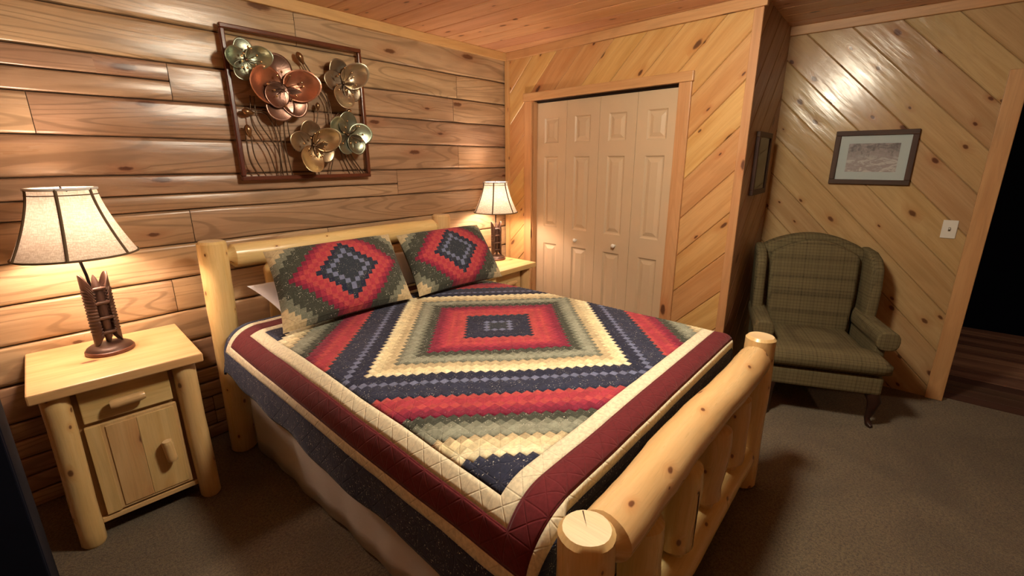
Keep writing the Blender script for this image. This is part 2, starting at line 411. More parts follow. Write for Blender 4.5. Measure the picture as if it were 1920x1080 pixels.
# ================================================================== THE SETTING
YA = 2.94; XC = 4.07; CEIL = 2.50; XL = -1.35; YF = -2.6
A2 = Vector((3.34, YA, 0)); B2 = Vector((3.18, .84, 0))
SD = (B2-A2).normalized(); SL = (B2-A2).length; ND = Vector((SD.y, -SD.x, 0))
if ND.x > 0: ND = -ND
def CW(p): return A2+SD*p[0]+ND*p[1]+Vector((0, 0, p[2]))      # closet wall frame: (s, out, z)

fl = MB(); nx, ny = 2, 2
fl.box((XL-.1, YF-.1, -.08), (XC+.06, YA+.1, 0))
tag(fl.build('floor', 'carpet', weld=True, recalc=True), 'taupe cut pile carpet covering the bedroom floor', kind='structure')

# ---- back wall: horizontal log siding boards
wb = tag(bxo('wall_back', (XL-.1, YA+.016, 0), (3.42, YA+.12, CEIL), 'gap', bevel=0), 'wall of horizontal knotty pine log siding behind the bed', kind='structure')
PITCH = .1815
def jz(z, x): return z+.004*mnoise.noise(Vector((x*1.3, z*7, 3)))+.0025*mnoise.noise(Vector((x*5, z*9, 8)))
def siding(x0, x1, z0, z1):
    n = max(4, int((x1-x0)/.16)); m = MB(); P = []; U = []
    hgt = z1-z0
    e_ = .16/(hgt/.01)/1.6
    prof = [(0, .016), (.018, .006), (.045, .0018), (.10, 0), (.5, -.0006), (.90, 0), (.955, .0018), (.982, .006), (1, .016)]
    for i in range(n+1):
        x = x0+(x1-x0)*i/n; xx = min(max(x, x0+.0015), x1-.0015)
        a, b = jz(z0, x)+.0022, jz(z1, x)-.0022
        row = []; ur = []
        for t, d in prof:
            end = .006 if i in (0, n) else 0
            row.append((xx, YA+d+end, a+(b-a)*t)); ur.append((x, z0+hgt*t))
        P.append(row); U.append(ur)
    m.grid(P, U, flip=False)
    return m.build('plank', 'siding', wb, smooth=True)
joints = {0: [1.462], 1: [2.745], 2: [.781, 2.70], 3: [.25], 4: [2.74], 5: [2.113], 6: [.762], 7: [1.529], 8: [.62, 2.3], 9: [1.1], 10: [.35, 2.0], 11: [1.6], 12: [.7], 13: [.2]}
halves = {(2, 0), (5, 0), (11, 0), (12, 0), (12, 1), (13, 0), (13, 1)}
for r_ in range(14):
    zt = 2.44-PITCH*r_ if r_ else CEIL; zb = max(2.44-PITCH*(r_+1), .0)
    xs = [XL]+joints[r_]+[3.34]
    for i in range(len(xs)-1):
        if (r_, i) in halves and zt-zb > .12:
            zm = (zt+zb)/2+random.uniform(-.01, .01)
            siding(xs[i], xs[i+1], zm, zt); siding(xs[i], xs[i+1], zb, zm)
        else: siding(xs[i], xs[i+1], zb, zt)

# ---- diagonal tongue and groove boards
def clip(poly, fn):
    out = []
    for i in range(len(poly)):
        a, b = poly[i], poly[(i+1) % len(poly)]; fa, fb = fn(a), fn(b)
        if fa >= 0: out.append(a)
        if (fa > 0 and fb < 0) or (fa < 0 and fb > 0):
            t = fa/(fa-fb); out.append((a[0]+(b[0]-a[0])*t, a[1]+(b[1]-a[1])*t))
    return out
def diag(parent, T, regions, sgn, c0, dc, mat, depth=.006, ch=.0055, kmin=-30, kmax=40):
    R2 = math.sqrt(2)
    for k in range(kmin, kmax):
        p0, p1 = (c0+k*dc)/R2, (c0+(k+1)*dc)/R2
        m = MB()
        bands = [(p0+.0004, p0+ch, -depth, 0), (p0+ch, p1-ch, 0, 0), (p1-ch, p1-.0004, 0, -depth)]
        for (rs0, rz0, rs1, rz1) in regions:
            for (a, b, da, db) in bands:
                quad = []
                for p, q in ((a, -8), (a, 8), (b, 8), (b, -8)):
                    s_, z_ = ((q-p)/R2, (p+q)/R2) if sgn > 0 else ((p+q)/R2, (p-q)/R2)
                    quad.append((s_, z_))
                for fn in (lambda c: c[0]-rs0, lambda c: rs1-c[0], lambda c: c[1]-rz0, lambda c: rz1-c[1]):
                    quad = clip(quad, fn)
                    if len(quad) < 3: break
                if len(quad) < 3: continue
                pts = []; uv = []
                for s_, z_ in quad:
                    p = (z_-s_)/R2 if sgn > 0 else (z_+s_)/R2; q = (z_+s_)/R2 if sgn > 0 else (s_-z_)/R2
                    d = da+(db-da)*(p-a)/(b-a); pts.append(T((s_, d, z_))); uv.append((q, p))
                m.face(pts, uv)
        if m.f: m.build('plank', mat, parent)

# closet wall (with the opening for the folding doors)
OP0, OP1, OPZ = .335, 1.642, 2.085
cw = MB()
for lo, hi in (((0, -.11, 0), (OP0, -.009, CEIL)), ((OP1, -.11, 0), (SL-.03, -.009, CEIL)), ((OP0, -.11, OPZ), (OP1, -.009, CEIL))): cw.box(lo, hi, T=CW)
cwo = tag(cw.build('wall_closet', 'gap', recalc=True), 'pine wall of diagonal boards around the closet doors', kind='structure')
diag(cwo, CW, [(0, 0, OP0, CEIL), (OP0, OPZ, OP1, CEIL), (OP1, 0, SL, CEIL)], 1, -1.06-.265*6, .265, 'pine', kmax=20)
# closet back and inside floor
bxo('wall_closet_back', (XC-.05, .9, 0), (XC-.02, YA, CEIL), 'gap', bevel=0)['kind'] = 'structure'
# closet side wall
C2 = Vector((XC, .868, 0)); SD2 = (C2-B2).normalized(); SL2 = (C2-B2).length; ND2 = Vector((SD2.y, -SD2.x, 0))
if ND2.y > 0: ND2 = -ND2
def CS(p): return B2+SD2*p[0]+ND2*p[1]+Vector((0, 0, p[2]))
ws = MB(); ws.box((.03, -.10, 0), (SL2, -.009, CEIL), T=CS)
wso = tag(ws.build('wall_closet_side', 'gap', recalc=True), 'shaded brown board side wall of the closet', kind='structure')
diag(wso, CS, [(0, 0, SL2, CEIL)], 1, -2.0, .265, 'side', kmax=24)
# chair wall with the doorway
DY0, DY1, DZ = -.375, -1.20, 2.03
def CC(p): return Vector((XC-p[1], .868-p[0], p[2]))
d0, d1 = .868-DY0, .868-DY1
wr = MB()
for lo, hi in (((0, -.11, 0), (d0, -.009, CEIL)), ((d0, -.11, DZ), (d1, -.009, CEIL)), ((d1, -.11, 0), (.868-YF, -.009, CEIL))): wr.box(lo, hi, T=CC)
wro = tag(wr.build('wall_right', 'gap', recalc=True), 'varnished knotty pine wall of diagonal boards behind the armchair', kind='structure')
diag(wro, CC, [(0, 0, d0, CEIL), (d0, DZ, d1, CEIL), (d1, 0, .868-YF, CEIL)], -1, .63+.868-.262*8, .262, 'pine_c', kmax=40)
# the walls behind the camera
bw = tag(bxo('wall_left', (XL-.1, YF, 0), (XL, YA+.016, CEIL), 'trim', bevel=0, grain=1), 'plain pine wall at the nightstand side of the room', kind='structure')
bf = tag(bxo('wall_front', (XL-.1, YF-.1, 0), (XC+.1, YF, CEIL), 'trim', bevel=0, grain=0), 'plain pine wall facing the bed', kind='structure')

# ---- ceiling boards running away from the headboard wall
ce = tag(bxo('ceiling', (XL-.1, YF-.1, CEIL+.010), (XC+.12, YA+.12, CEIL+.10), 'gap', bevel=0), 'ceiling of tongue and groove knotty pine boards', kind='structure')
x = XL-.06; pw = .187
x = 1.67-pw*17
while x < XC+.05:
    m = MB(); P = []; U = []
    x0, x1 = x, x+pw
    for y_ in (YF, 0, YA+.01):
        P.append([(x0+.001, y_, CEIL+.010), (x0+.007, y_, CEIL), (x1-.007, y_, CEIL), (x1-.001, y_, CEIL+.010)])
        U.append([(y_, 0), (y_, .006), (y_, pw-.006), (y_, pw)])
    if x1 > XL: m.grid(P, U, flip=False); m.build('plank', 'ceil', ce)
    x += pw

# ---- trim
tn = [0]
def trim(lo, hi, mat='trim', T=None, label=None, grain=None, bevel=.004):
    tn[0] += 1
    o = bxo('trim_%d' % tn[0], lo, hi, mat, bevel=bevel, T=T, grain=grain); o['kind'] = 'structure'
    if label: o['label'] = label
    return o
trim((XL, YA-.026, 2.436), (3.335, YA+.004, CEIL), label='pine crown strip along the headboard wall')
trim((.028, -.002, 2.436), (SL+.03, .026, CEIL), T=CW, grain=0, label='pine crown strip above the closet doors')
trim((.0, -.002, 2.44), (.868-YF, .026, CEIL), T=CC, grain=0, label='pine crown strip above the armchair')
trim((.004, -.004, 0), (.050, .022, 2.436), T=CW, grain=2, label='upright corner strip between headboard wall and closet wall')
trim((SL-.042, -.002, 0), (SL+.012, .016, 2.436), T=CW, grain=2, label='upright strip on the outer corner of the closet')
trim((OP0-.09, -.002, 0), (OP0-.004, .02, OPZ), T=CW, grain=2, label='upright casing board beside the closet doors, next to the bedside lamp')
trim((OP1+.004, -.002, 0), (OP1+.092, .02, OPZ), T=CW, grain=2, label='upright casing board beside the closet doors, next to the diagonal boards')
trim((OP0-.10, -.002, OPZ), (OP1+.10, .026, OPZ+.064), T=CW, grain=0, label='header casing board over the closet doors')
trim((OP0-.004, -.11, 0), (OP0+.002, .0, OPZ), T=CW, grain=2, bevel=0, label='closet jamb board beside the bedside lamp')
trim((OP1-.002, -.11, 0), (OP1+.004, .0, OPZ), T=CW, grain=2, bevel=0, label='closet jamb board beside the diagonal boards')
trim((OP0+.002, -.085, OPZ-.012), (OP1-.002, -.045, OPZ), 'tape', T=CW, grain=0, bevel=0, label='dark folding door track under the closet header')
trim((d0-.082, -.002, 0), (d0+.008, .022, DZ+.06), T=CC, grain=2, label='upright pine casing board of the dark doorway')
trim((d0+.008, -.002, DZ-.008), (d1+.0, .022, DZ+.06), T=CC, grain=0, label='header casing board of the dark doorway')
trim((d1, -.002, 0), (d1+.085, .022, DZ+.06), T=CC, grain=2, label='far casing board of the dark doorway')
trim((d0, -.12, 0), (d0+.008, .0, DZ), T=CC, grain=2, bevel=0, label='pine jamb board of the dark doorway')

# ---- dark hall beyond the doorway
hf = tag(bxo('floor_hall', (XC+.06, YF, -.05), (6.15, YA, -.012), 'gap', bevel=0), 'dark wooden floor of the unlit hall beyond the doorway', kind='structure')
x = XC+.06; i = 0
while x < 6.12:
    w_ = .125
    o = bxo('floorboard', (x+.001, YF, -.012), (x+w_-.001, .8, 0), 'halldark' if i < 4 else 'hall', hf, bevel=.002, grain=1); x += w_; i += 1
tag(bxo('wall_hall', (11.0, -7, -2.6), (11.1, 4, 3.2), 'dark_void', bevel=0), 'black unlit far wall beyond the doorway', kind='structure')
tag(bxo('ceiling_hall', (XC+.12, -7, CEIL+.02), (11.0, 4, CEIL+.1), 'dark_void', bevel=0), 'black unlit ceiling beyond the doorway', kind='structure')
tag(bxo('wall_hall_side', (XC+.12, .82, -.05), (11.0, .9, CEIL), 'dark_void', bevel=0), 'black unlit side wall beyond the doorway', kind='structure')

hl = empty('hall_ceiling_light', (4.95, -2.1, CEIL+.02)); tag(hl, 'small dim opal ceiling light in the hall beyond the doorway', 'ceiling light')
m = MB(); m.lathe([(.001, 0), (.09, 0), (.092, -.02), (.08, -.03), (.001, -.03)], 24); m.build('pan', 'brass', hl, smooth=True, weld=True)
m = MB(); m.lathe([(.075, -.03), (.08, -.06), (.06, -.10), (.001, -.115)], 24); m.build('globe', 'hallglobe', hl, smooth=True, weld=True)

# ---- bifold closet doors
LW = (OP1-OP0-.008)/4; DD = -.052; DT = .03
def leaf(parent, s0, knob):
    z0, z1 = .015, OPZ-.018; w_ = LW-.003
    pan = [(z1-.33, z1-.125), (1.02, z1-.44), (.13, .87)]
    a, b = w_*.26, w_*.74
    def T(p): return CW((s0+p[0], DD+p[1], p[2]))
    m = MB(); xs = [0, a, b, w_]; zs = sorted([z0, z1]+[q for p in pan for q in p])
    for i in range(3):
        for j in range(len(zs)-1):
            if i == 1 and any(abs(zs[j]-p[0]) < 1e-6 for p in pan): continue
            m.face([T((xs[i], 0, zs[j])), T((xs[i+1], 0, zs[j])), T((xs[i+1], 0, zs[j+1])), T((xs[i], 0, zs[j+1]))])
    for (q0, q1) in (((0, z0), (0, z1)), ((w_, z0), (w_, z1)), ((0, z0), (w_, z0)), ((0, z1), (w_, z1))):
        m.face([T((q0[0], 0, q0[1])), T((q1[0], 0, q1[1])), T((q1[0], -DT, q1[1])), T((q0[0], -DT, q0[1]))])
    m.face([T((0, -DT, z0)), T((w_, -DT, z0)), T((w_, -DT, z1)), T((0, -DT, z1))])
    lo = m.build('door_leaf', 'door', parent, weld=True, recalc=True)
    for (p0, p1) in pan:
        m = MB(); rings = [(0, 0), (.010, -.009), (.020, -.0105), (.048, -.001), (.052, -.001)]
        prev = None
        for ins, d in rings:
            q = [T((a+ins, d, p0+ins)), T((b-ins, d, p0+ins)), T((b-ins, d, p1-ins)), T((a+ins, d, p1-ins))]
            if prev:
                for k in range(4): m.face([prev[k], prev[(k+1) % 4], q[(k+1) % 4], q[k]])
            prev = q
        m.face(prev); m.build('raised_panel', 'door', lo, weld=True, recalc=True)
    if knob is not None:
        m = MB(); m.lathe([(0.0001, .038), (.010, .037), (.0165, .031), (.0165, .025), (.011, .017), (.008, .010), (.008, 0), (.012, -.001)], 20)
        q = CW((s0+knob, DD, .935)); rot = Vector((0, 0, 1)).rotation_difference(ND).to_matrix()
        m.v = [tuple(q+rot @ Vector(v)) for v in m.v]
        tag(m.build('door_knob', 'knob', lo, smooth=True, weld=True), 'small round white knob')
for k in range(2):
    D = tag(empty('door_%d' % (k+1), CW((OP0+.004+LW*(2*k+1), DD, 0))), ['almond bifold closet door nearer the bedside lamp', 'almond bifold closet door nearer the diagonal board panel'][k], kind='structure')
    # children are built in world space, so undo the parent's offset
    for j in range(2):
        kn = (LW*.42 if (k, j) == (0, 1) else LW*.60 if (k, j) == (1, 0) else None)
        before = set(COL.objects)
        leaf(D, OP0+.004+LW*(2*k+j), kn)
        for o in set(COL.objects)-before:
            if o.parent == D: o.matrix_parent_inverse = Matrix.Translation(-Vector(D.location))

def world_children(root):
    inv = (Matrix.Translation(root.location) @ Matrix.Rotation(root.rotation_euler.z, 4, 'Z')).inverted()
    for o in ALLKIDS(root): o.matrix_parent_inverse = inv

# ================================================================== CEILING LIGHT
cl = empty('ceiling_light', (1.5, .80, CEIL)); tag(cl, 'round brass ceiling light with lit opal glass globe above the foot of the bed', 'ceiling light')
m = MB(); m.lathe([(.001, 0), (.17, 0), (.172, -.02), (.16, -.05), (.10, -.055), (.001, -.055)], 32); m.build('pan', 'brass', cl, smooth=True, weld=True)
m = MB(); m.lathe([(.145, -.055), (.15, -.10), (.135, -.155), (.10, -.195), (.05, -.215), (.001, -.22)], 32); m.build('globe', 'globe', cl, smooth=True, weld=True)
m = MB(); m.lathe([(.012, -.215), (.013, -.225), (.007, -.24), (.001, -.245)], 16); m.build('finial', 'brass', cl, smooth=True, weld=True)

# ================================================================== LOG BED
XB0, XB1 = .757, 2.295; YFO, YH = .432, 2.70
bed = empty('log_bed', (1.525, 1.56, 0)); tag(bed, 'queen bed frame of peeled honey coloured pine logs', 'bed')
LOGN = [0]
def log(name, p0, p1, r, parent, n=16, seg=22, wob=.035, tenon=0, chamfer=True, bow=.006, r1=None):
    LOGN[0] += 1; p0 = Vector(p0); p1 = Vector(p1); L = (p1-p0).length; r1 = r1 or r
    ts = [i/n for i in range(n+1)]; ex = []
    if chamfer: ts = [0, .012/L]+[t for t in ts if t > .02/L and t < 1-.02/L]+[1-.012/L, 1]
    if tenon: ts = sorted(set([0, tenon*.55/L, tenon*.8/L, tenon/L]+[t for t in ts if tenon*1.1/L < t < 1-tenon*1.1/L]+[1-tenon/L, 1-tenon*.8/L, 1-tenon*.55/L, 1]))
    pts = []; rad = []
    sd = LOGN[0]*1.7
    for t in ts:
        b = Vector((mnoise.noise(Vector((t*2, sd, 0))), mnoise.noise(Vector((t*2, sd, 5))), mnoise.noise(Vector((t*2, sd, 9)))))*bow*math.sin(PI*t)*2
        pts.append(p0+(p1-p0)*t+b); rr = r+(r1-r)*t
        if chamfer and (t < .001 or t > .999): rr *= .84
        if tenon:
            e = min(t, 1-t)*L
            if e < tenon*.6: rr *= .62
            elif e < tenon*.9: rr *= .86
        rad.append(rr)
    m = MB(); m.tube(pts, rad, seg, True, 0, 1, wob, sd)
    return m.build(name, ['log', 'logend'], parent, smooth=False)
def shade_auto(o, a=40):
    me = o.data
    me.polygons.foreach_set('use_smooth', [True]*len(me.polygons))
    bm = bmesh.new(); bm.from_mesh(me)
    for e in bm.edges:
        if len(e.link_faces) == 2 and e.calc_face_angle(0) > math.radians(a): e.smooth = False
    bm.to_mesh(me); bm.free()
for (px, h_) in ((XB0, .80), (XB1, .80)):
    shade_auto(log('post', (px, YFO, 0), (px, YFO, h_), .072, bed, r1=.066, bow=.003))
for px in (XB0+.012, XB1+.02):
    shade_auto(log('post', (px-.020, YH, 0), (px-.004, YH, 1.205), .064, bed, r1=.068, bow=.004))
shade_auto(log('foot_rail', (XB0+.045, YFO, .705), (XB1-.045, YFO, .705), .070, bed, n=30, tenon=.05, wob=.06, bow=.008))
shade_auto(log('foot_rail', (XB0+.045, YFO, .20), (XB1-.045, YFO, .20), .068, bed, n=26, tenon=.05, wob=.05, bow=.006))
shade_auto(log('head_rail', (XB0+.05, YH, 1.115), (XB1-.03, YH, 1.115), .062, bed, n=26, tenon=.05, wob=.04, bow=.006))
shade_auto(log('head_rail', (XB0+.05, YH, .42), (XB1-.03, YH, .42), .060, bed, n=20, tenon=.05))
for i in range(4):
    px = XB0+(XB1-XB0)*(i+1)/5
    shade_auto(log('spindle', (px, YFO, .255), (px, YFO, .66), .063, bed, tenon=.05, wob=.06, bow=.01))
for i in range(5):
    px = XB0+.03+(XB1-XB0)*(i+1)/6
    shade_auto(log('spindle', (px, YH, .465), (px, YH, 1.07), .045, bed, tenon=.05))
for px in (XB0+.075, XB1-.115):
    shade_auto(log('side_rail', (px+.02, YFO+.055, .16), (px+.02, YH-.05, .16), .040, bed, tenon=.04, n=20))
m = MB(); zc_ = .8006
m.face([(XB0, YFO, zc_), (XB0+.0395, YFO+.0335, zc_), (XB0+.0375, YFO+.0362, zc_)]); m.build('drying_crack', 'gap', bed)
px = XB0+(XB1-XB0)*2/5
m = MB(); m.tube([(px-.010, YFO-.0635, .33), (px-.007, YFO-.0650, .42), (px-.009, YFO-.0650, .52), (px-.005, YFO-.0635, .60)], [.0006, .0018, .0020, .0006], 6); m.build('drying_crack', 'gap', bed)
world_children(bed)

# box spring and its skirt, mattress
bs = MB(); n = 60
def skirt_pt(side, t, z, amp):
    return None
box = bxo('box_spring', (.835, .66, .205), (2.225, 2.575, .45), 'linen', bevel=.02)
tag(box, 'box spring under the mattress, hidden by the beige bed skirt', 'box spring')
sk = MB(); path = []
for i in range(81): path.append((.785, 2.57-(2.57-.635)*i/80, (-1, 0)))
for i in range(1, 51): path.append((.785+(2.262-.785)*i/50, .635, (0, -1)))
for i in range(1, 81): path.append((2.262, .635+(2.57-.635)*i/80, (1, 0)))
P = []; U = []
for z, k in ((.455, 0), (.42, .15), (.33, .5), (.22, .85), (.12, 1.0), (.035, 1.1)):
    row = []; ur = []
    for i, (px, py, nn) in enumerate(path):
        f = k*(.004*math.sin(i*.62)+.003*math.sin(i*.27+1))
        row.append((px+nn[0]*f, py+nn[1]*f, z)); ur.append((i*.025, z))
    P.append(row); U.append(ur)
sk.grid(P, U); tag(sk.build('bed_skirt', 'skirt', smooth=True, solid=.003), 'beige gathered bed skirt hanging to the carpet', 'bed skirt')
mat_ = bxo('mattress', (.775, .560, .455), (2.285, 2.575, .762), 'linen', bevel=.05); mat_.modifiers['bevel'].segments = 4
tag(mat_, 'thick white queen mattress under the patchwork quilt', 'mattress')

# ---- quilt
QX, QY = 1.645, 1.512; SQ = .0282; NF = 30; HF = (NF+.5)*SQ
BW = [.058, .100, .042, .142]
E0x, E1x, E0y, E1y, QZ, QR = .690, 2.325, .546, 2.605, .782, .065
QRL, QRF = .16, .045                       # softer edge on the open side
C = dict(navy=(.018, .022, .050, .55), navy2=(.026, .031, .064, .8), peri=(.150, .170, .280, .1), ink=(.028, .036, .052, .5),
         red=(.38, .040, .062, .1), red2=(.31, .028, .056, .1), crim=(.20, .016, .044, .15), orange=(.43, .064, .066, .05),
         dgreen=(.050, .055, .042, 1.0), sage=(.175, .185, .140, .9), sage2=(.27, .285, .22, .6), tan=(.52, .42, .25, .2), cream=(.74, .64, .39, .15), pale=(.84, .77, .52, .05),
         burg=(.130, .015, .020, 0), bcream=(.76, .69, .50, .08), hem=(.028, .036, .076, .9))
def ringcol(k):
    if k <= 2: return 'centre_diamond', C['ink']
    if k == 3: return 'centre_diamond', C['peri']
    if k <= 8: return 'centre_diamond', C['navy']
    if k <= 16: return 'red_ring', [C['orange'], C['orange'], C['red'], C['orange'], C['red'], C['red2'], C['crim'], C['crim']][k-9]
    if k <= 22: return 'sage_ring', [C['dgreen'], C['dgreen'], C['sage'], C['sage2'], C['sage2'], C['sage']][k-17]
    if k <= 27: return 'cream_ring', [C['tan'], C['tan'], C['cream'], C['cream'], C['pale']][k-23]
    if k <= 36: return 'navy_ring', C['peri'] if k == 31 else (C['navy'] if k < 31 else C['navy2'])
    if k <= 43: return 'outer_red_corner', [C['orange'], C['red'], C['red'], C['orange'], C['red2'], C['crim'], C['crim']][k-37]
    if k <= 49: return 'outer_sage_corner', [C['dgreen'], C['dgreen'], C['sage'], C['sage2'], C['sage2'], C['sage2']][k-44]
    if k <= 54: return 'outer_cream_corner', [C['tan'], C['cream'], C['cream'], C['pale'], C['pale']][k-50]
    return 'navy_corner', C['navy2']
edges = []                       # (coordinate, cell index or border band)
cells = []
co = []
sub = 2
half = [i*SQ/sub for i in range(-(2*NF+1)*sub//2, (2*NF+1)*sub//2+1)]
co = [-HF+i*SQ/sub for i in range((2*NF+1)*sub+1)]
outer = [HF]; acc = HF; bandtops = []
for w_, nn in zip(BW, (4, 7, 3, 12)):
    for i in range(nn): outer.append(acc+w_*(i+1)/nn)
    acc += w_; bandtops.append(acc)
co = [-v for v in outer[:0:-1]]+co+outer[1:]
def drape(a, b, lift):
    if a < -bandtops[2]:        # the hem rides up a little towards the headboard
        t = max(0, min(1, (b+.1)/1.1)); w_ = .142-.022*t*t*(3-2*t)+.006*math.sin(b*17)
        a = -bandtops[2]+(a+bandtops[2])*w_/.142
    Y = QY+b*.955
    X = QX+a+.045*b*max(0, min(1, -a/HF))
    bx_, by_ = min(max(X, E0x+QRL), E1x-QR), min(max(Y, E0y+QRF), E1y-QR)
    dx, dy = X-bx_, Y-by_; o = math.hypot(dx, dy)
    z = QZ+lift+.004*mnoise.noise(Vector((X*4, Y*4, 1)))+.010*mnoise.noise(Vector((X*1.4, Y*1.4, 4)))
    if o < 1e-6: return (X, Y, z)
    dx /= o; dy /= o
    rr = QR+((QRL-QR)*dx*dx if dx < 0 else 0)+((QRF-QR)*dy*dy if dy < 0 else 0)
    q = rr*PI/2
    if o < q: an = o/rr; out = (rr+lift)*math.sin(an); z += -rr*(1-math.cos(an))
    else:
        dr = o-q; out = rr+lift; z += -rr-dr
        tpar = Y*1.0 if abs(dx) > abs(dy) else X*1.0
        if abs(dy) > .5 and dy < 0: amp = .15
        else: amp = 1.0
        out += amp*dr*(.035*math.sin(tpar*9.0+1)+.028*math.sin(tpar*19+.5))+((.12 if dx < -.5 else .02)*dr if amp == 1 else 0)
        if abs(dx) > .25 and abs(dy) > .25: out += dr*.10*math.sin(math.atan2(abs(dy), abs(dx))*9)
    z = max(z, .045)
    return (bx_+dx*out, by_+dy*out, z)
nco = len(co); pts = []
for i, a in enumerate(co):
    row = []
    for j, b in enumerate(co):
        l = 0
        if abs(a) < HF-1e-6 and abs(b) < HF-1e-6:
            fa = ((a+HF)/SQ) % 1; fb = ((b+HF)/SQ) % 1
            l = .0028*math.sin(PI*fa)*math.sin(PI*fb) if 0.01 < fa < .99 and .01 < fb < .99 else 0
        else:
            l = .001*abs(math.sin(a*28))*abs(math.sin(b*28))
        row.append(drape(a, b, l))
    pts.append(row)
qparts = {}
for i in range(nco-1):
    for j in range(nco-1):
        ca, cb = (co[i]+co[i+1])/2, (co[j]+co[j+1])/2; mx = max(abs(ca), abs(cb))
        if mx < HF:
            k = abs(round(ca/SQ+(.25 if False else 0)))
            ia = abs(math.floor((ca+HF)/SQ)-NF); ib = abs(math.floor((cb+HF)/SQ)-NF)
            nm, c = ringcol(ia+ib)
            rv = .86+.28*((math.sin((math.floor((ca+HF)/SQ))*12.9898+(math.floor((cb+HF)/SQ))*78.233)*43758.5453) % 1)
            c = (c[0]*rv, c[1]*rv, c[2]*rv, c[3])
        elif mx < bandtops[0]: nm, c = 'cream_border', C['bcream']
        elif mx < bandtops[1]: nm, c = 'burgundy_border', C['burg']
        elif mx < bandtops[2]: nm, c = 'narrow_cream_border', C['bcream']
        else: nm, c = 'navy_border', C['hem']
        qparts.setdefault((nm, ca > 0, cb > 0) if nm.endswith('corner') else (nm,), []).append((i, j, c))
quilt = empty('patchwork_quilt', (QX, QY, QZ)); tag(quilt, 'patchwork quilt with nested navy, red, sage and cream diamonds spread on the bed', 'quilt')
for nm, fs in qparts.items():
    m = MB(); idx = {}
    def vi(i, j):
        if (i, j) not in idx: idx[(i, j)] = len(m.v); m.v.append(pts[i][j])
        return idx[(i, j)]
    for i, j, c in fs:
        q = [(i, j), (i+1, j), (i+1, j+1), (i, j+1)]
        m.f.append(tuple(vi(*p) for p in q)); m.uv.append([(co[p[0]], co[p[1]]) for p in q]); m.mi.append(0); m.col.append(c)
    m.build(nm[0], 'quilt', quilt, smooth=True, solid=.006)
world_children(quilt)

# ---- pillows
def pillow(name, bl, r, u, T, mat, nu=50, nv=36, colf=None, pinch=.05, pw=.42):
    bl = Vector(bl); r = Vector(r); u = Vector(u); c = bl+r/2+u/2; nrm = r.cross(u).normalized()
    root = MB()
    for side in (1, -1):
        P = []; U = []
        for i in range(nu+1):
            a = -1+2*i/nu; row = []; ur = []
            for j in range(nv+1):
                b = -1+2*j/nv
                th = T/2*((1-a*a)*(1-b*b))**pw
                aa = a*(1-pinch*(1-b*b)*abs(a)**3); bb = b*(1-pinch*1.3*(1-a*a)*abs(b)**3)
                wr_ = .004*mnoise.noise(Vector((a*4+bl.x*3, b*4, side*2)))*(1-max(abs(a), abs(b))**6)
                row.append(c+r*(aa/2)+u*(bb/2)+nrm*(side*(th+wr_))); ur.append((a*r.length/2, b*u.length/2))
            P.append(row); U.append(ur)
        root.grid(P, U, flip=(side < 0), col=(lambda i, j: colf(-1+2*(i+.5)/nu, -1+2*(j+.5)/nv, side)) if colf else None)
    return root.build(name, mat, None, smooth=True, weld=False)
def shamcol(w_, h_):
    s_ = .0285
    def f(a, b, side):
        if side < 0: return C['dgreen']
        ia = abs(round(a*w_/2/s_)); ib = abs(round(b*h_/2/s_)); k = ia+ib
        if k <= 3: return C['ink']
        if k == 4: return C['peri']
        if k == 5: return C['ink']
        if k == 6: return C['navy']
        if k <= 11: return [C['orange'], C['red'], C['orange'], C['red2'], C['crim']][k-7]
        if k <= 17: return C['dgreen'] if k < 16 else C['sage']
        return C['tan']
    return f
p1 = pillow('pillow_sham', (.845, 2.17, .805), (.765, .0, .0), (.085, .325, .345), .20, 'sham', nu=54, nv=36, colf=shamcol(.765, .48))
tag(p1, 'patchwork pillow sham with navy diamond on red, in front of the white pillow corner', 'pillow', 'patchwork shams')
p2 = pillow('pillow_sham', (1.655, 2.165, .805), (.70, -.045, .0), (.105, .345, .325), .20, 'sham', nu=50, nv=36, colf=shamcol(.70, .485))
tag(p2, 'patchwork pillow sham with navy diamond on red, nearer the closet doors', 'pillow', 'patchwork shams')
p3 = pillow('white_pillow', (.965, 2.40, .80), (.60, .0, .0), (-.105, .185, .165), .09, 'linen', nu=30, nv=22)
tag(p3, 'plain white bed pillow poking out behind a patchwork sham', 'pillow')
p4 = pillow('white_pillow', (1.74, 2.47, .80), (.56, .0, .0), (.03, .12, .20), .08, 'linen', nu=30, nv=22)
tag(p4, 'plain white bed pillow hidden behind the sham nearer the closet', 'pillow')

